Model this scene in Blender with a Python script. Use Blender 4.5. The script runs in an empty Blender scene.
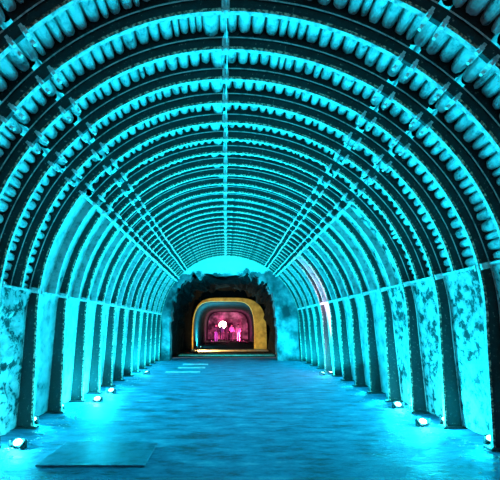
import bpy, bmesh, math, random
from mathutils import Vector, noise as mnoise
R = math.radians
rnd = random.Random(7)
scene = bpy.context.scene
C = scene.collection

# ------------------------------------------------------------------ camera, world, exposure
EYE = 1.55
cam_d = bpy.data.cameras.new('camera'); cam = bpy.data.objects.new('camera', cam_d); C.objects.link(cam)
cam.location = (0, 0, EYE); cam.rotation_euler = (R(90), 0, 0)
cam_d.sensor_width = 36; cam_d.lens = 28.8
cam_d.shift_x = 24.4/500; cam_d.shift_y = 86/500
cam_d.clip_start = 0.05; cam_d.clip_end = 200
scene.camera = cam
scene.view_settings.view_transform = 'Standard'; scene.view_settings.look = 'None'
scene.view_settings.exposure = 0.0; scene.view_settings.gamma = 1
scene.view_settings.use_curve_mapping = False
world = bpy.data.worlds.new('daylight'); scene.world = world; world.use_nodes = True
wb = world.node_tree.nodes['Background']
wb.inputs[0].default_value = (0.60, 0.62, 0.70, 1); wb.inputs[1].default_value = 0.30
CYAN = (0.002, 0.66, 0.90)          # colour of the tunnel's floor lamps
LAMP_W = 165.0                       # watts of one floor lamp

# ------------------------------------------------------------------ materials
def nodes_of(name):
    m = bpy.data.materials.new(name); m.use_nodes = True
    nt = m.node_tree; b = nt.nodes['Principled BSDF']
    return m, nt, b
def noise_tex(nt, scale, detail=4, rough=0.6, stretch=None, coord='Object'):
    tc = nt.nodes.new('ShaderNodeTexCoord'); n = nt.nodes.new('ShaderNodeTexNoise')
    n.inputs['Scale'].default_value = scale; n.inputs['Detail'].default_value = detail; n.inputs['Roughness'].default_value = rough
    if stretch:
        mp = nt.nodes.new('ShaderNodeMapping'); mp.inputs['Scale'].default_value = stretch
        nt.links.new(tc.outputs[coord], mp.inputs[0]); nt.links.new(mp.outputs[0], n.inputs['Vector'])
    else:
        nt.links.new(tc.outputs[coord], n.inputs['Vector'])
    return n
def ramp(nt, src, stops):
    r = nt.nodes.new('ShaderNodeValToRGB'); cr = r.color_ramp
    while len(cr.elements) < len(stops): cr.elements.new(0.5)
    for e, (p, c) in zip(cr.elements, stops):
        e.position = p; e.color = (*c, 1)
    nt.links.new(src, r.inputs[0]); return r
def bump(nt, b, src, strength, dist=0.02):
    n = nt.nodes.new('ShaderNodeBump'); n.inputs['Strength'].default_value = strength; n.inputs['Distance'].default_value = dist
    nt.links.new(src, n.inputs['Height']); nt.links.new(n.outputs[0], b.inputs['Normal'])
def mat_noise(name, stops, scale=8, rough=0.7, metal=0, bumps=0.3, detail=5, stretch=None, bdist=0.02, nrough=0.6):
    m, nt, b = nodes_of(name)
    n = noise_tex(nt, scale, detail, nrough, stretch)
    r = ramp(nt, n.outputs[0], stops)
    nt.links.new(r.outputs[0], b.inputs['Base Color'])
    b.inputs['Roughness'].default_value = rough; b.inputs['Metallic'].default_value = metal
    if bumps: bump(nt, b, n.outputs[0], bumps, bdist)
    return m
def mat_plain(name, col, rough=0.5, metal=0):
    m, nt, b = nodes_of(name)
    b.inputs['Base Color'].default_value = (*col, 1); b.inputs['Roughness'].default_value = rough; b.inputs['Metallic'].default_value = metal
    return m
def mat_emit(name, col, s):
    m, nt, b = nodes_of(name)
    b.inputs['Base Color'].default_value = (0, 0, 0, 1)
    b.inputs['Emission Color'].default_value = (*col, 1); b.inputs['Emission Strength'].default_value = s
    return m
M = {}
M['steel'] = mat_noise('dark_rusty_steel', [(0.0, (.006, .008, .009)), (.55, (.013, .016, .018)), (.64, (.03, .03, .03)), (.72, (.34, .30, .26))], 26, .6, 0, .5)
M['edge'] = mat_noise('rusted_flange_edge', [(0.40, (.03, .025, .022)), (.50, (.20, .13, .09)), (.60, (.90, .68, .50))], 30, .7, 0, .5)
M['flange'] = mat_noise('lit_flange', [(.35, (.25, .26, .26)), (.5, (.62, .64, .63)), (1, (.7, .7, .68))], 14, .55, 0, .2)  # lit flange faces: lamp light put into a paler colour
M['lit_leg'] = mat_noise('lit_leg_steel', [(.35, (.12, .13, .14)), (.5, (.34, .36, .36)), (.8, (.42, .44, .43))], 7, .7, 0, .3)  # legs of the short arches: light on their fronts put into the colour
M['clamp'] = mat_noise('zinc_clamp', [(.35, (.35, .36, .36)), (.6, (.75, .76, .75))], 20, .4, 0, .2)
M['bolt'] = mat_plain('bright_bolt', (.85, .85, .85), .3)
M['sheet'] = mat_noise('limewashed_corrugation', [(.30, (.10, .11, .12)), (.40, (.42, .46, .47)), (.52, (.66, .70, .70)), (.8, (.74, .76, .75))], 9, .7, 0, .45, 6)
M['farwall'] = mat_noise('patchy_far_rock', [(.38, (.015, .013, .015)), (.52, (.25, .22, .2)), (.66, (.8, .75, .7))], .9, .9, 0, .5, 7)
M['wall'] = mat_noise('whitewashed_wall', [(.26, (.03, .035, .04)), (.34, (.26, .28, .28)), (.48, (.50, .53, .52)), (.75, (.72, .74, .73))], 5, .75, 0, .5, 7)
M['peel'] = mat_noise('peeling_whitewash', [(.38, (.015, .02, .022)), (.44, (.05, .06, .06)), (.49, (.40, .43, .42)), (.68, (.74, .76, .75))], 5.5, .75, 0, .9, 8, bdist=.04, nrough=.72)
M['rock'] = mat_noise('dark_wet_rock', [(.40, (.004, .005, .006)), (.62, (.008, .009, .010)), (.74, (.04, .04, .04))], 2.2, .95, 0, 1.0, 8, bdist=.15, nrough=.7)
M['endwall'] = mat_noise('patchy_sprayed_concrete', [(.36, (.01, .013, .016)), (.48, (.09, .10, .11)), (.60, (.22, .24, .25)), (.75, (.5, .52, .5))], 1.3, .8, 0, .8, 7, bdist=.06)
M['gold'] = mat_noise('ochre_concrete', [(.3, (.35, .2, .03)), (.6, (.75, .52, .1))], 3, .7, 0, .3)
M['sill'] = mat_noise('warm_lit_concrete', [(.3, (.4, .33, .24)), (.6, (.8, .7, .55))], 3, .7, 0, .3)
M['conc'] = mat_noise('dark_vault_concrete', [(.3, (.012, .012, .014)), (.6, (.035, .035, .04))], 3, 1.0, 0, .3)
for n_ in M['conc'].node_tree.nodes:
    if n_.type == 'BSDF_PRINCIPLED': n_.inputs['Specular IOR Level'].default_value = 0.05
M['plate'] = mat_noise('painted_floor_plate', [(.35, (.03, .10, .16)), (.6, (.07, .21, .33))], 7, .5, 0, .2)
M['plank'] = mat_noise('pale_board', [(.3, (.4, .5, .5)), (.6, (.75, .8, .8))], 4, .6, 0, .2)
M['black'] = mat_plain('black_housing', (.015, .015, .016), .5)
M['cable'] = mat_plain('pale_cable', (.7, .72, .72), .4)
M['rubble'] = mat_noise('pale_rubble', [(.35, (.12, .16, .18)), (.6, (.6, .63, .63))], 6, .6, 0, .2)
M['lens'] = mat_emit('cyan_lamp_lens', (.25, .95, 1.0), 14)
M['lenspink'] = mat_emit('lilac_lamp_lens', (.95, .6, .95), 6)
M['lenswarm'] = mat_emit('warm_lamp_lens', (1.0, .86, .66), 16)
for n_ in M['rock'].node_tree.nodes:
    if n_.type == 'BSDF_PRINCIPLED': n_.inputs['Specular IOR Level'].default_value = 0.15
def floor_mat():
    m, nt, b = nodes_of('damp_concrete_floor')
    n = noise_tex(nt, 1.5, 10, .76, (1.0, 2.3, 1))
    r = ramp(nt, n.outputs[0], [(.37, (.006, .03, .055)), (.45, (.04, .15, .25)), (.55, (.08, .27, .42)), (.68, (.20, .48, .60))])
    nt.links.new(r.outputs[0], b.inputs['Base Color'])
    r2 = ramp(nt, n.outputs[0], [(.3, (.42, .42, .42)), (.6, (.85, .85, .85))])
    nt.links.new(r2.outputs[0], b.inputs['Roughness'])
    n2 = noise_tex(nt, 9, 6, .7, (1, 2, 1))
    bump(nt, b, n2.outputs[0], .5, .03)
    return m
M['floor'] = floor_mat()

# ------------------------------------------------------------------ mesh helpers
def mesh(name, verts, faces, mats, parent=None, midx=None, smooth=False, loc=None):
    me = bpy.data.meshes.new(name); me.from_pydata([tuple(v) for v in verts], [], faces)
    for m in (mats if isinstance(mats, (list, tuple)) else [mats]): me.materials.append(m)
    if midx:
        for p, i in zip(me.polygons, midx): p.material_index = i
    if smooth:
        for p in me.polygons: p.use_smooth = True
    me.update()
    o = bpy.data.objects.new(name, me); C.objects.link(o)
    if parent: o.parent = parent
    if loc: o.location = loc
    return o
def box_vf(x0, x1, y0, y1, z0, z1, V=None, F=None, xf=None):
    V = [] if V is None else V; F = [] if F is None else F
    b = len(V)
    for p in ((x0,y0,z0),(x1,y0,z0),(x1,y1,z0),(x0,y1,z0),(x0,y0,z1),(x1,y0,z1),(x1,y1,z1),(x0,y1,z1)):
        V.append(xf(p) if xf else p)
    for f in ((0,3,2,1),(4,5,6,7),(0,1,5,4),(1,2,6,5),(2,3,7,6),(3,0,4,7)): F.append(tuple(b+i for i in f))
    return V, F
def cyl_vf(p0, p1, r, n=10, V=None, F=None, r1=None):
    V = [] if V is None else V; F = [] if F is None else F
    p0 = Vector(p0); p1 = Vector(p1); d = (p1-p0).normalized()
    a = d.orthogonal().normalized(); c = d.cross(a); b = len(V); r1 = r if r1 is None else r1
    for p, q in ((p0, r), (p1, r1)):
        for i in range(n):
            t = 2*math.pi*i/n; V.append(tuple(p + a*math.cos(t)*q + c*math.sin(t)*q))
    for i in range(n): F.append((b+i, b+(i+1)%n, b+n+(i+1)%n, b+n+i))
    F.append(tuple(b+i for i in reversed(range(n)))); F.append(tuple(b+n+i for i in range(n)))
    return V, F
def bevel(o, w=.006, seg=2):
    m = o.modifiers.new('bevel', 'BEVEL'); m.width = w; m.segments = seg; m.limit_method = 'ANGLE'
def tag(o, label=None, cat=None, group=None, kind=None):
    if label: o['label'] = label
    if cat: o['category'] = cat
    if group: o['group'] = group
    if kind: o['kind'] = kind
    return o
def empty(name, loc, label, cat, group=None, rz=0):
    o = bpy.data.objects.new(name, None); C.objects.link(o); o.location = loc; o.rotation_euler.z = rz
    o.empty_display_size = .2
    return tag(o, label, cat, group)
def copy_part(o, parent):
    c = o.copy(); C.objects.link(c); c.parent = parent
    for ch in o.children: copy_part(ch, c)
    return c
ORD = ['nearest','second','third','fourth','fifth','sixth','seventh','eighth','ninth','tenth','eleventh','twelfth','thirteenth','fourteenth',
       'fifteenth','sixteenth','seventeenth','eighteenth','nineteenth','twentieth','twenty-first','twenty-second','twenty-third','twenty-fourth',
       'twenty-fifth','twenty-sixth','twenty-seventh','twenty-eighth','twenty-ninth','thirtieth']

# ------------------------------------------------------------------ tunnel section
AL, AR, H = 2.87, 3.27, 3.10            # half widths and rise above eye level of the inner flange
FL, FR = 2.93, 3.36                     # at the floor
def section(th):
    """th in degrees: 180 left .. 90 crown .. 0 right; beyond 180 / below 0 the legs: th=-1..0 scaled to the floor"""
    if th < 0:   k = -th; return (AR+(FR-AR)*k, EYE-EYE*k)
    if th > 180: k = th-180; return (-(AL+(FL-AL)*k), EYE-EYE*k)
    a = AR if th < 90 else AL; t = R(th)
    r = 1/math.sqrt((math.cos(t)/a)**2+(math.sin(t)/H)**2)
    return (r*math.cos(t), EYE+r*math.sin(t))
def normal(th):
    e = .02 if (th < 0 or th > 180) else .4
    a = section(max(-1, th-e)); b = section(min(181, th+e))
    dx, dz = b[0]-a[0], b[1]-a[1]; l = math.hypot(dx, dz)
    return (dz/l, -dx/l) if True else None
def thick(th):
    z = section(th)[1]
    k = min(1, max(0, (2.5-z)/2.5)); return .14+.13*k
def off(th, n):
    x, z = section(th); nx, nz = normal(th); return (x+nx*n, z+nz*n)
TIE_L, TIE_R = 180-10.4, 13.2
LOW_L, LOW_R = 180-44.3, 46.0
UP_L, UP_R = 180-54.3, 55.5
def steps(a, b, d=2.2):
    """angles from a to b with the legs sampled too"""
    out = []
    def seg(p, q, n):
        return [p+(q-p)*i/n for i in range(n+1)]
    if a < 0: out += seg(a, min(0, b), 6)[:-1] ; a = 0
    hi = min(b, 180)
    out += seg(a, hi, max(2, int((hi-a)/d)))
    if b > 180: out += seg(180, b, 6)[1:]
    return out

def y_of(k):
    return 6.12+.54*k if k <= 1 else 6.66+.525*(k-1)
K0, K1 = -5, 22
CUT_L, CUT_R = 0, 2                     # beyond these the flat wall rises to the lower joints and every other arch stops there

# ------------------------------------------------------------------ structure: floor, outer rock, end walls
def grid(name, x0, x1, y0, y1, nx, ny, zf, m):
    V = []; F = []
    for j in range(ny+1):
        for i in range(nx+1):
            x = x0+(x1-x0)*i/nx; y = y0+(y1-y0)*j/ny; V.append((x, y, zf(x, y)))
    for j in range(ny):
        for i in range(nx):
            a = j*(nx+1)+i; F.append((a, a+1, a+nx+2, a+nx+1))
    return mesh(name, V, F, m, smooth=True)
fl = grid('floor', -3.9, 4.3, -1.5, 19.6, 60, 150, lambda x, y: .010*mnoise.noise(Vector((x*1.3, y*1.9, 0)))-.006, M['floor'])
tag(fl, kind='structure')
def shell(name, y0, y1, n, m, amp=0.0, ny=10, da=4, xr=1.0):
    th = steps(-1, 181, da); V = []; F = []
    for j in range(ny+1):
        y = y0+(y1-y0)*j/ny
        for t in th:
            d = n+amp*mnoise.noise(Vector((t*.11, y*.9, 3.1)))
            x, z = off(t, d); V.append((x, y, z))
    w = len(th)
    for j in range(ny):
        for i in range(w-1):
            a = j*w+i; F.append((a, a+w, a+w+1, a+1))
    return mesh(name, V, F, m)
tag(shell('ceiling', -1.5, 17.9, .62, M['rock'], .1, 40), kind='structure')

# whitewashed walls between the legs, from the floor to the ties
def side_wall(side):
    V = []; F = []; MI = []
    names = range(-6, K1, 2)
    for k in names:
        y0, y1 = y_of(k)-.005, y_of(k+2)-.005
        near = k < (0 if side < 0 else 4)
        nz, ny = (44, 22) if k < 6 else (16, 8)
        rough = .0
        if side < 0 and k == -2: rough = .10
        elif near: rough = .045
        else: rough = .012
        b = len(V)
        for j in range(ny+1):
            y = y0+(y1-y0)*j/ny
            for i in range(nz+1):
                top = (10.4 if k < CUT_L else 43.3) if side < 0 else (13.2 if k < CUT_R else 45.0)
                u = i/nz*1.0; us = .78 if top < 20 else .42
                # the leg part then the short curve up to the tie
                if u < us: th = -1+u/us
                else: th = (u-us)/(1-us)*top
                if side < 0: th = 180-th
                fade = math.sin(math.pi*j/ny)**.5 if 0 < j < ny else 0
                d = thick(th)+.004
                nv = mnoise.noise(Vector((y*3.3, u*6, k*1.7+side)))+.55*mnoise.noise(Vector((y*9, u*19, k+5.)))
                d -= fade*rough*(.6+nv)
                x, z = off(th, d); V.append((x, y, max(z, -.02)))
        for j in range(ny):
            for i in range(nz):
                a = b+j*(nz+1)+i
                F.append((a, a+1, a+nz+2, a+nz+1) if side > 0 else (a, a+nz+1, a+nz+2, a+1)); MI.append(1 if near else 0)
    o = mesh('wall_left' if side < 0 else 'wall_right', V, F, [M['wall'], M['peel']], midx=MI, smooth=True)
    return tag(o, kind='structure')
side_wall(-1); side_wall(1)

# ------------------------------------------------------------------ steel arches
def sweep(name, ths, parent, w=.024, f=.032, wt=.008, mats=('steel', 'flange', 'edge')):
    V = []; F = []; MI = []
    for t in ths:
        T = thick(t)
        prof = [(0,-w),(0,w),(f,w),(f,wt),(T-.016,wt),(T-.016,w),(T,w),(T,wt),(T+.15,wt),(T+.15,-wt),(T,-wt),(T,-w),(T-.016,-w),(T-.016,-wt),(f,-wt),(f,-w)]  # web length past the outer flange added to keep that gap dark
        for n, y in prof:
            x, z = off(t, n); V.append((x, y, z))
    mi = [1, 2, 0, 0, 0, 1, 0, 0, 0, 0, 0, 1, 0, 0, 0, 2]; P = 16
    for j in range(len(ths)-1):
        for i in range(P):
            a = j*P+i; b = j*P+(i+1)%P
            F.append((a, b, b+P, a+P)); MI.append(mi[i])
    F.append(tuple(range(P))); MI.append(0)
    F.append(tuple((len(ths)-1)*P+i for i in reversed(range(P)))); MI.append(0)
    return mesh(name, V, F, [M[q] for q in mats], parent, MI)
def frame_at(th):
    x, z = section(th); nx, nz = normal(th)
    tx, tz = -nz, nx
    return lambda p: (x+nx*p[2]+tx*p[0], p[1], z+nz*p[2]+tz*p[0])       # p = (along arch, along tunnel, outward)
BOLT = {}
def bolt(p0, p1, r, parent):
    """one hexagonal bolt head; every bolt of a size shares its mesh"""
    p0 = Vector(p0); p1 = Vector(p1); d = p1-p0; key = round(d.length, 4)
    if key not in BOLT:
        V, F = cyl_vf((0, 0, 0), (0, 0, d.length), r, 6)
        o = mesh('bolt', V, F, M['bolt']); BOLT[key] = o.data
    else:
        o = bpy.data.objects.new('bolt', BOLT[key]); C.objects.link(o)
    o.parent = parent; o.location = p0; o.rotation_euler = d.to_track_quat('Z', 'Y').to_euler()
def clamp(th, parent):
    xf = frame_at(th)
    for s in (-1, 1):                                                     # two cross bars under the inner flange
        V = []; F = []
        box_vf(s*.075-.024, s*.075+.024, -.08, .08, -.034, -.001, V, F, xf)
        for q in (-1, 1):
            box_vf(s*.075-.016, s*.075+.016, q*.062-.016, q*.062+.016, -.03, .035, V, F, xf)
        c = mesh('clamp', V, F, M['clamp'], parent)
        for q in (-1, 1): bolt(xf((s*.075, q*.062, -.033)), xf((s*.075, q*.062, -.068)), .018, c)
    V, F = box_vf(-.12, .12, -.022, .022, .004, thick(th)-.01, xf=xf)
    mesh('splice_plate', V, F, M['steel'], parent)
def make_arch(main, long_l=True, long_r=True):
    root = bpy.data.objects.new('steel_arch', None); C.objects.link(root)
    g = 1.0                                                               # gap (degrees) left open at a joint
    lo_l, lo_r = (181, -1) if main else (TIE_L-.3, TIE_R+.3)
    pale = ('lit_leg', 'flange', 'lit_leg')
    if not long_l: tag(sweep('leg', steps(LOW_L+g, TIE_L-.3), root, mats=pale), 'pale lower length in a lit tone')
    if not long_r: tag(sweep('leg', steps(TIE_R+.3, LOW_R-g), root, mats=pale), 'pale lower length in a lit tone')
    if long_l: sweep('leg', steps(LOW_L+g, lo_l), root)
    if long_r: sweep('leg', steps(lo_r, LOW_R-g), root)
    sweep('shoulder', steps(UP_L+g, LOW_L-g), root); sweep('shoulder', steps(LOW_R+g, UP_R-g), root)
    sweep('crown', steps(90.5, UP_L-g), root); sweep('crown', steps(UP_R+g, 89.5), root)
    for t in (LOW_L, LOW_R, UP_L, UP_R): clamp(t, root)
    xf = frame_at(90); V = []; F = []
    box_vf(-.04, .04, -.05, .05, -.014, .004, V, F, xf); box_vf(-.04, .04, -.02, .02, .004, .13, V, F, xf)
    cp = mesh('crown_plate', V, F, M['clamp'], root)
    for s in (-1, 1): bolt(xf((s*.03, -.04, -.013)), xf((s*.03, -.04, -.036)), .012, cp)
    if main:
        for x, s in ((-FL, -1), (FR, 1)):
            V, F = box_vf(x-.06 if s > 0 else x-.33, x+.33 if s > 0 else x+.06, -.085, .085, -.01, .022)
            b = mesh('base_plate', V, F, M['steel'], root); bevel(b, .005, 1)
    return root
protos = {}
arches = {}
for n, k in enumerate(range(K0, K1+1)):
    main = k % 2 == 0
    key = (True, True, True) if main else (False, k < CUT_L, k < CUT_R)
    if key in protos:
        r = protos[key].copy(); C.objects.link(r)
        for ch in list(protos[key].children): copy_part(ch, r)
    else:
        r = protos[key] = make_arch(*key)
    r.location = (rnd.uniform(-.012, .012) if k > -2 else 0, y_of(k), 0)
    look = 'full-height steel arch standing on the floor' if main else 'short steel arch ending on the wall ties'
    tag(r, '%s, %s arch from the camera' % (look, ORD[n]) if k < K1 else 'steel tunnel arch farthest from the camera, against the end wall', 'arch', 'steel arches lining the tunnel')
    arches[k] = r

# ------------------------------------------------------------------ corrugated lining between neighbouring arches
def make_sheet(seed, L, lo, hi, coarse=False):
    q = random.Random(seed); V = []; F = []
    prof = []
    th = lo
    pts = 5 if coarse else 8
    while th < hi:
        x, z = section(th); r = math.hypot(x, z-EYE)
        w = q.uniform(.105, .15) if q.random() > .18 else q.uniform(.06, .09)
        drop = q.uniform(-.012, .014)
        if th < 92.2 and th+math.degrees(w/r) > 92.2: w = .17; drop = -.045
        dth = math.degrees(w/r)
        for i in range(pts):
            p = -1+2*i/(pts-1)
            n = .045+drop+0.135*(1-math.sqrt(max(0, 1-(.99*abs(p))**2.9)))*min(1, w/.11)
            prof.append((th+dth*(i+.02)/(pts-1+.04), n))
        th += dth
    ys = [.012, .33*L, .66*L, L-.03]
    jit = [[q.uniform(-.006, .006) for _ in ys] for _ in prof]
    for a, (t, n) in enumerate(prof):
        for b, y in enumerate(ys):
            x, z = off(t, thick(t)+n+jit[a][b]+.03*mnoise.noise(Vector((t*.16, y*4, seed*3.1)))*(1.6 if abs(t-90) > 45 else .6)); V.append((x, y, z))
    W = len(ys)
    for a in range(len(prof)-1):
        for b in range(W-1):
            i = a*W+b; F.append((i, i+W, i+W+1, i+1))
    # turned-down far lip closing the corrugation against the next arch
    base = len(V)
    for t, n in prof:
        x, z = off(t, thick(t)+n+.02); V.append((x, L-.03, z))
    for a in range(len(prof)-1):
        F.append((a*W+W-1, (a+1)*W+W-1, base+a+1, base+a))
    o = mesh('lining_sheet', V, F, M['sheet'])
    return o
sheets = {}
for n, k in enumerate(range(K0-1, K1)):
    key = (n % 4, k < CUT_L, k < CUT_R)
    if key in sheets:
        s = sheets[key].copy(); C.objects.link(s)
    else:
        s = sheets[key] = make_sheet(n, .54, TIE_R if k < CUT_R else LOW_R-1.2, TIE_L if k < CUT_L else LOW_L+1.2)
    s.location = (0, y_of(k), 0)
    s.scale.y = (y_of(k+1)-y_of(k))/.54
    if k < K0: lab = 'corrugated whitewashed lining sheet in front of the nearest steel arch'
    else: lab = 'corrugated whitewashed roof lining between the %s and %s arch from the camera' % (ORD[n-1], ORD[n])
    tag(s, lab, 'lining sheet', 'corrugated lining sheets')

# ------------------------------------------------------------------ ties on the walls between the long legs
def make_tie(th, L, side):
    xf = frame_at(th); T = thick(th); V = []; F = []
    box_vf(-.018, .018, .05, L-.05, T*.62, T*.62+.03, V, F, xf)
    box_vf(-.018, -.006, .05, L-.05, T*.62, T+.02, V, F, xf)
    return mesh('wall_tie', V, F, M['clamp'])
mains = list(range(-4, K1, 2))
for side, th in ((-1, TIE_L), (1, TIE_R)):
    first = None
    for n, k in enumerate(mains):
        if first is None: o = first = make_tie(th, 1.06, side)
        else: o = first.copy(); C.objects.link(o)
        o.location = (0, y_of(k), 0); o.scale.y = (y_of(k+2)-y_of(k))/1.06
        tag(o, 'pale steel wall tie on the %s wall, %s counted from the camera' % ('left' if side < 0 else 'right', ORD[n]), 'tie bar', 'ties between arch legs')
        for nm, yy in (('end_bracket', .05), ('end_bracket', .98)):
            if o is first:
                xf = frame_at(th); V, F = box_vf(-.05, .03, yy, yy+.03, -.0, thick(th)*.8, xf=xf)
                mesh(nm, V, F, M['clamp'], o)
        if o is not first:
            for ch in list(first.children): copy_part(ch, o)

for side, th in ((-1, LOW_L+1.6), (1, LOW_R-1.6)):
    first = None
    ks = [k for k in range(0, K1, 2) if k >= (CUT_L if side < 0 else CUT_R)]
    for n, k in enumerate(ks):
        if first is None:
            xf = frame_at(th)
            V, F = box_vf(-.022, .022, .03, 1.03, .012, .045, xf=xf); o = first = mesh('shoulder_rail', V, F, M['clamp'])
            for yy in (.03, .995):
                V, F = box_vf(-.045, .045, yy, yy+.035, .0, .13, xf=xf); mesh('end_bracket', V, F, M['clamp'], o)
        else:
            o = first.copy(); C.objects.link(o)
            for ch in list(first.children): copy_part(ch, o)
        o.location = (0, y_of(k), 0); o.scale.y = (y_of(k+2)-y_of(k))/1.06
        tag(o, 'pale rail along the lower clamps on the %s, %s counted from the camera' % ('left' if side < 0 else 'right', ORD[n]), 'rail', 'rails under the arch shoulders')

# crown cable
V = []; F = []
zc = EYE+H+.05
for i in range(60):
    y0, y1 = 2.6+i*.25, 2.6+(i+1)*.25
    cyl_vf((.012+.006*math.sin(i*.9), y0, zc-.006*math.sin(i*1.7)), (.012+.006*math.sin((i+1)*.9), y1, zc-.006*math.sin((i+1)*1.7)), .006, 6, V, F)
tag(mesh('roof_cable', V, F, M['cable']), 'thin pale cable running along the crown under the arches', 'cable')

# ------------------------------------------------------------------ floor lamps along the walls
def add_area(name, parent, loc, direction, watt, col, size, spread=180):
    l = bpy.data.lights.new(name, 'AREA'); l.shape = 'DISK'; l.size = size; l.energy = watt; l.color = col; l.spread = R(spread)
    o = bpy.data.objects.new(name, l); C.objects.link(o); o.parent = parent; o.location = loc
    o.rotation_euler = Vector(direction).to_track_quat('-Z', 'Y').to_euler()
    return o
def make_flood(d, lens):
    """small ground floodlight; d = unit direction the lens faces"""
    root = bpy.data.objects.new('floor_lamp', None); C.objects.link(root)
    q = Vector(d).to_track_quat('Z', 'Y')
    c = Vector((0, 0, .075))
    def xf(p): return tuple(c + q @ Vector(p))
    V, F = box_vf(-.09, .09, -.06, .06, -.05, .0, xf=xf)
    h = mesh('housing', V, F, M['black'], root); bevel(h, .008, 2)
    V = []; F = []
    for i in range(12): V.append(xf((.075*math.cos(i*math.pi/6), .05*math.sin(i*math.pi/6), .001)))
    for i in range(12): V.append(xf((.055*math.cos(i*math.pi/6), .036*math.sin(i*math.pi/6), .012)))
    F = [(i, (i+1) % 12, 12+(i+1) % 12, 12+i) for i in range(12)]+[tuple(range(12, 24))]
    mesh('lens', V, F, lens, root)
    V, F = box_vf(-.10, .10, -.035, .035, 0, .012); box_vf(-.108, -.098, -.02, .02, 0, .10, V, F); box_vf(.098, .108, -.02, .02, 0, .10, V, F)
    mesh('bracket', V, F, M['black'], root)
    return root, c
EXPOSED = {-1: {-2: (-2.64, 5.08), 4: (-2.62, 8.16), 6: (-2.65, 9.25), 13: (-2.55, 12.9)},
           1: {0: (3.06, 6.2), 3: (3.26, 7.56), 12: (3.08, 12.65)}}
lamp_list = []
for side in (-1, 1):
    for x, y in EXPOSED[side].values(): lamp_list.append((side, x, y, True))
    for k in range(-2, K1, 2):
        yl = y_of(k)+.22
        if side > 0 and k == 12: continue
        lamp_list.append((side, (-FL-.15) if side < 0 else (FR+.15), yl, False))  # bays that show a lamp get this hidden second one, added for brightness
lamp_list.sort(key=lambda a: (a[0], a[2]))
cnt = {-1: 0, 1: 0}
for side, x, y, exposed in lamp_list:
    d = Vector((side*.30, -.62, .72)).normalized()
    back = -.62 if y < 8 else max(-.62, -.62+.16*(y-8))*1.0
    back = min(back, .05)
    if exposed: d = Vector((side*.30, back, .72)).normalized()
    if not exposed: d = Vector((-side*.25, back, .74)).normalized()
    r, c = make_flood(d, M['lens'])
    r.location = (x, y, .0)
    lab = 'glowing cyan floor lamp by the %s wall, %s floor lamp on that side' % ('left' if side < 0 else 'right', ORD[cnt[side]]) if exposed else \
          'hidden cyan floor lamp between arch legs on the %s side, %s lamp on that side' % ('left' if side < 0 else 'right', ORD[cnt[side]])
    cnt[side] += 1
    tag(r, lab, 'floor lamp', 'floor lamps along the tunnel walls')
    add_area('lamp_light', r, c+d*.03, d, LAMP_W*(.25 if exposed and y < 5.5 else .6 if y < 6.6 else 1), CYAN, .12)
    if exposed:
        l = bpy.data.lights.new('lamp_spill', 'POINT'); l.energy = 50 if y < 10 else 16; l.color = (.03, .80, 1); l.shadow_soft_size = .03
        o = bpy.data.objects.new('lamp_spill', l); C.objects.link(o); o.parent = r; o.location = c+d*.05+Vector((0, 0, .03))

# lilac lamp that washes one wall bay on the right
d = Vector((.03, .0, 1)).normalized()
r, c = make_flood(d, M['lenspink'])
yp = y_of(12)+.4
r.location = (FR+.02, yp, 0)
tag(r, 'lilac floor lamp washing one bay of the right wall pink', 'floor lamp')
l = bpy.data.lights.new('lamp_light', 'SPOT'); l.energy = 2600; l.color = (1.0, .30, .62); l.spot_size = R(44); l.spot_blend = .6; l.shadow_soft_size = .05
o = bpy.data.objects.new('lamp_light', l); C.objects.link(o); o.parent = r; o.location = c+Vector((0, 0, .03)); o.rotation_euler = Vector((.10, 0, 1)).to_track_quat('-Z', 'Y').to_euler()

# ------------------------------------------------------------------ things on the floor
V, F = box_vf(-2.1, -.89, 4.4, 5.25, 0, .02)
fp = mesh('floor_plate', V, F, M['plate']); bevel(fp, .006)
tag(fp, 'flat rectangular plate lying on the floor at lower left', 'plate')
for i, (x0, x1, y, lab) in enumerate(((-2.0, -.85, 13.2, 'pale strip set across the floor, nearest of three far left'), (-1.75, -.75, 14.6, 'pale strip across the floor, middle of three far left'),
                               (-1.7, -.70, 15.9, 'pale strip across the floor, farthest of three by the end wall'))):
    V, F = box_vf(x0, x1, y, y+.26, 0, .03); o = mesh('floor_strip', V, F, M['plank']); bevel(o, .005, 1)
    tag(o, lab, 'board', 'pale strips across the floor')
V = []; F = []
for i in range(900):
    s = rnd.choice((-1, 1)); y = 4.2+13*rnd.random()**1.3
    base = FL if s < 0 else FR
    x = s*(base-.1-abs(rnd.gauss(0, .22))); 
    if abs(x) > base-.03: continue
    q = rnd.uniform(.006, .022); b = len(V)
    for p in ((q,0,0),(-q*.6,q,0),(-q,-q*.7,0),(q*.1,q*.1,q*.8),(0,-q,q*.3)): V.append((x+p[0]*1.3, y+p[1], .004+p[2]))
    F += [(b,b+1,b+3),(b+1,b+2,b+3),(b+2,b+4,b+3),(b+4,b,b+3)]
tag(mesh('rubble', V, F, M['rubble']), 'pale stone chips scattered along the foot of both walls', 'rubble', kind='stuff')

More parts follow.
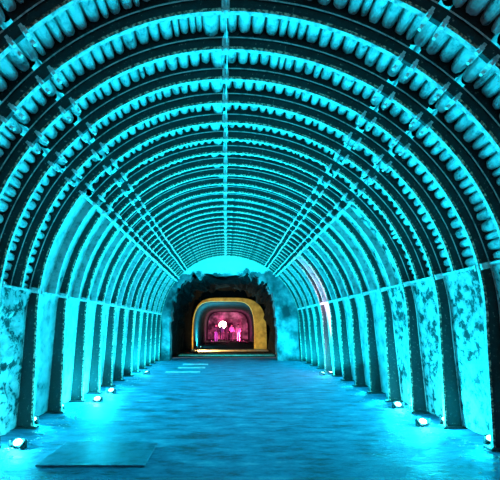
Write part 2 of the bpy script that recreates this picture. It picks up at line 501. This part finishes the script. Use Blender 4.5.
# ------------------------------------------------------------------ end wall with the rock opening
YE = 17.86
def ring_wall(name, outer, inner, y, depth, m, kind='structure', amp=0):
    n = len(outer); V = []; F = []
    for yy in (y, y+depth):
        for (x, z) in outer: V.append((x, yy, z))
        for (x, z) in inner: V.append((x, yy, z))
    for i in range(n-1):
        F.append((i, i+1, n+i+1, n+i)); F.append((2*n+i+1, 2*n+i, 3*n+i, 3*n+i+1)); F.append((n+i, n+i+1, 3*n+i+1, 3*n+i))
        F.append((i+1, i, 2*n+i, 2*n+i+1))
    return mesh(name, V, F, m)
def hole(l, r_, top, p=3.5, n=90, rag=0.0, seed=0, spring=.55):
    out = []
    for i in range(n+1):
        t = math.pi*(1-i/n); c, s = math.cos(t), math.sin(t)
        a = r_ if c > 0 else -l
        x = a*math.copysign(abs(c)**(2/p), c); z = (top)*abs(s)**(2/p)
        g = rag*(mnoise.noise(Vector((i*.35, seed, 0)))+.5*mnoise.noise(Vector((i*1.1, seed, 4))))
        out.append((x*(1+g*.5), max(0, z*(1+g)) if 0 < i < n else -.02))
    return out
ths = [181-182*i/90 for i in range(91)]
outer = [off(t, .5) for t in ths]
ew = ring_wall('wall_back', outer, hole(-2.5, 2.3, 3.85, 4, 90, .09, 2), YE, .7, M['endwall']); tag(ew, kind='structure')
nt = M['endwall'].node_tree; bs = nt.nodes['Principled BSDF']; old = bs.inputs['Base Color'].links[0].from_socket   # paler above the opening: lamp light put into the colour
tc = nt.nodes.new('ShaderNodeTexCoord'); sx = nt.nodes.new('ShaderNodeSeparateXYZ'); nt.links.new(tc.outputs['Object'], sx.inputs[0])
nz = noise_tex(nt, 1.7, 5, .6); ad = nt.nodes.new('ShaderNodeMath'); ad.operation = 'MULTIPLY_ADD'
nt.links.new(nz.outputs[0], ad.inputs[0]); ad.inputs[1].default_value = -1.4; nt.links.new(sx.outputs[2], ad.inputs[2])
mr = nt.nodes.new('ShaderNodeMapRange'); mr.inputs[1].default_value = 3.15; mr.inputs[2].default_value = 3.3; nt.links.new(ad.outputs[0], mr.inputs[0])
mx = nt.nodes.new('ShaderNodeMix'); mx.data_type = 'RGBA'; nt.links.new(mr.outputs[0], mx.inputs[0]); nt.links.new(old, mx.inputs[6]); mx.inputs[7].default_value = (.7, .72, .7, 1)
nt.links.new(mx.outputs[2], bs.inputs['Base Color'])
# dark rock heading behind it
def bore(name, y0, y1, l, r_, top, m, amp, ny=14, n=60, p=3):
    V = []; F = []
    base = hole(l, r_, top, p, n)
    for j in range(ny+1):
        y = y0+(y1-y0)*j/ny
        for i, (x, z) in enumerate(base):
            g = 1+amp*mnoise.noise(Vector((i*.22, y*1.1, 8)))+amp*.6*mnoise.noise(Vector((i*.7, y*3, 1)))
            V.append((x*g, y, z*g if z > 0 else z))
    w = n+1
    for j in range(ny):
        for i in range(n):
            a = j*w+i; F.append((a, a+w, a+w+1, a+1))
    return tag(mesh(name, V, F, m), kind='structure')
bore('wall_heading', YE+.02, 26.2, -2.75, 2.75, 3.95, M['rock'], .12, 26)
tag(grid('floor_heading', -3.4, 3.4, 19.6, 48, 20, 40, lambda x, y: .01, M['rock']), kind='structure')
for nm, y0, y1, x0, x1, lab in (('warm_light_sill', 20.4, 21.2, -2.4, 2.5, 'long warm-lit sill across the mouth of the dark heading'), ('warm_light_sill', 24.3, 25.3, -2.1, 2.6, 'shorter warm-lit sill in front of the ochre portal')):
    V, F = box_vf(x0, x1, y0, y1, 0, .08); o = mesh(nm, V, F, M['sill']); bevel(o, .01, 1); tag(o, lab, 'sill', 'warm-lit sills beyond the end wall')  # sills added to hold the bands of warm lamp light on the floor
# ochre portal
po = ring_wall('portal_frame', hole(-2.15, 2.62, 3.35, 4, 60), hole(-2.08, 1.85, 3.14, 4.6, 60), 25.5, .38, M['gold'])
tag(po, 'ochre concrete portal frame deep inside the dark heading', 'portal')
rw = ring_wall('wall_portal', hole(-3.6, 3.9, 4.6, 4, 60), hole(-2.1, 2.55, 3.3, 4, 60), 25.9, .4, M['rock']); tag(rw, kind='structure')
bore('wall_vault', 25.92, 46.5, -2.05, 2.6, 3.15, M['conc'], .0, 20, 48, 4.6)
V, F = box_vf(-3.5, 3.5, 46.4, 46.7, 0, 4.5); tag(mesh('wall_far', V, F, M['farwall']), kind='structure')

def lamp_thing(name, loc, d, lens, label, kind, watt, col, size, s=1.0):
    r, c = make_flood(Vector(d).normalized(), lens); r.name = name; r.location = loc; r.scale = (s, s, s)
    tag(r, label, 'floor lamp')
    add_area('lamp_light', r, c+Vector(d).normalized()*.03, d, watt, col, size, 170)
    return r
lamp_thing('floor_lamp', (-1.7, 23.8, 0.02), (.85, .45, .25), M['lenswarm'], 'warm floor lamp at left lighting the ochre portal', 'floor lamp', 300, (1.0, .62, .22), .2)
lamp_thing('floor_lamp', (-1.75, 28.2, 0.02), (.05, .35, .95), M['lens'], 'cyan floor lamp inside the vault behind the ochre portal', 'floor lamp', 1300, (.02, .6, .75), .2)
lamp_thing('floor_lamp', (1.9, 40.0, 0.02), (-.5, .7, .6), M['lenspink'], 'magenta floor lamp at the far chamber, right side', 'floor lamp', 420, (1.0, .06, .30), .3)
lamp_thing('floor_lamp', (-1.5, 39.6, 0.02), (.5, .7, .6), M['lenspink'], 'magenta floor lamp at the far chamber, left side', 'floor lamp', 320, (1.0, .07, .42), .3)
# big warm spotlight on a stand
st = empty('spotlight_stand', (-.3, 43.6, 0.01), 'bright warm spotlight on a stand at the very end of the tunnel', 'spotlight')
V = []; F = []
cyl_vf((0, 0, .0), (0, 0, 1.45), .03, 8, V, F)
for i in range(3): cyl_vf((0, 0, .5), (.45*math.cos(i*2.1), .45*math.sin(i*2.1), 0), .02, 6, V, F)
mesh('tripod', V, F, M['black'], st)
V, F = cyl_vf((0, .25, 1.65), (0, -.05, 1.65), .2, 16, r1=.44); mesh('reflector', V, F, M['black'], st)
V, F = cyl_vf((0, -.05, 1.65), (0, -.09, 1.65), .42, 20); mesh('lens', V, F, M['lenswarm'], st)
add_area('lamp_light', st, (0, -.12, 1.65), (0, -1, .1), 60, (1, .8, .6), .5)

# ------------------------------------------------------------------ visitors at the far end
def make_person(seed, top, legs, skin, hair):
    pts = {'pelvis':(0,0,.95,.13),'waist':(0,.0,1.1,.12),'chest':(0,.0,1.32,.15),'neck':(0,0,1.48,.055),'head0':(0,-.01,1.56,.075),'head1':(0,-.01,1.66,.085)}
    edges = [('pelvis','waist'),('waist','chest'),('chest','neck'),('neck','head0'),('head0','head1')]
    q = random.Random(seed)
    for s, n in ((-1,'l'),(1,'r')):
        st_ = q.uniform(-.1, .14); bend = q.uniform(.0, .2)
        pts.update({'hip'+n:(s*.09,0,.90,.095),'knee'+n:(s*.10,-st_*.5,.49,.06),'ankle'+n:(s*.10,st_*.3,.08,.042),'toe'+n:(s*.11,st_*.3-.16,.035,.035),
                    'sh'+n:(s*.17,0,1.38,.06),'elb'+n:(s*.24,.02,1.10,.042),'wr'+n:(s*.23,-.05-bend,.88+bend*.7,.03),'hand'+n:(s*.225,-.09-bend,.80+bend*.8,.033)})
        edges += [('pelvis','hip'+n),('hip'+n,'knee'+n),('knee'+n,'ankle'+n),('ankle'+n,'toe'+n),('chest','sh'+n),('sh'+n,'elb'+n),('elb'+n,'wr'+n),('wr'+n,'hand'+n)]
    names = list(pts)
    me = bpy.data.meshes.new('tmp'); me.from_pydata([pts[n][:3] for n in names], [(names.index(a), names.index(b)) for a, b in edges], [])
    o = bpy.data.objects.new('tmp', me); C.objects.link(o)
    md = o.modifiers.new('skin', 'SKIN'); sub = o.modifiers.new('sub', 'SUBSURF'); sub.levels = sub.render_levels = 2
    for i, n in enumerate(names):
        v = me.skin_vertices[0].data[i]; v.radius = (pts[n][3]*(1.0), pts[n][3]*(.75 if n in ('chest','waist','pelvis') else 1)); v.use_root = (n == 'pelvis')
    dg = bpy.context.evaluated_depsgraph_get()
    body = bpy.data.meshes.new_from_object(o.evaluated_get(dg)); bpy.data.objects.remove(o)
    body.materials.clear()
    for m in (skin, top, legs): body.materials.append(m)
    for p in body.polygons:
        z = p.center.z; p.use_smooth = True
        far = abs(p.center.x) > .19
        p.material_index = 0 if (z > 1.47 or (far and z < .9)) else (1 if z > .92 else 2)
    b = bpy.data.objects.new('body', body); C.objects.link(b)
    V = []; F = []
    for j in range(7):
        for i in range(12):
            a = math.pi*j/6*.62; t = 2*math.pi*i/12
            V.append((.098*math.sin(a)*math.cos(t), .012+.105*math.sin(a)*math.sin(t), 1.655+.115*math.cos(a)))
    for j in range(6):
        for i in range(12): F.append((j*12+i, j*12+(i+1)%12, (j+1)*12+(i+1)%12, (j+1)*12+i))
    h = mesh('hair', V, F, hair, smooth=True)
    return b, h
cl = {n: mat_noise(n, [(.3, tuple(c*.8 for c in col)), (.6, col)], 8, .8, 0, .1) for n, col in
      (('black_cloth', (.02, .02, .025)), ('pink_cloth', (.75, .35, .5)), ('pale_cloth', (.7, .6, .55)), ('blue_cloth', (.04, .05, .1)), ('skin_tone', (.55, .36, .27)), ('dark_hair', (.02, .015, .01)))}
people = [(-.95, 40.6, 'black_cloth', 'blue_cloth', 20, 'person in dark clothes standing leftmost at the far end of the tunnel'),
          (.1, 41.8, 'black_cloth', 'black_cloth', 200, 'person in black standing just right of the far warm spotlight'),
          (.62, 40.9, 'pink_cloth', 'black_cloth', 150, 'person with pink top and dark trousers at the far end'),
          (1.28, 40.2, 'pink_cloth', 'pale_cloth', 185, 'person with pink top and pale trousers, rightmost at the far end'),
          (-.42, 41.2, 'blue_cloth', 'black_cloth', 175, 'person in dark blue standing in front of the far warm spotlight')]
for i, (x, y, t_, l_, rz, lab) in enumerate(people):
    e = empty('person', (x, y, 0.01), lab, 'person', 'visitors at the far end', R(rz))
    b, h = make_person(i+3, cl[t_], cl[l_], cl['skin_tone'], cl['dark_hair']); b.parent = e; h.parent = e
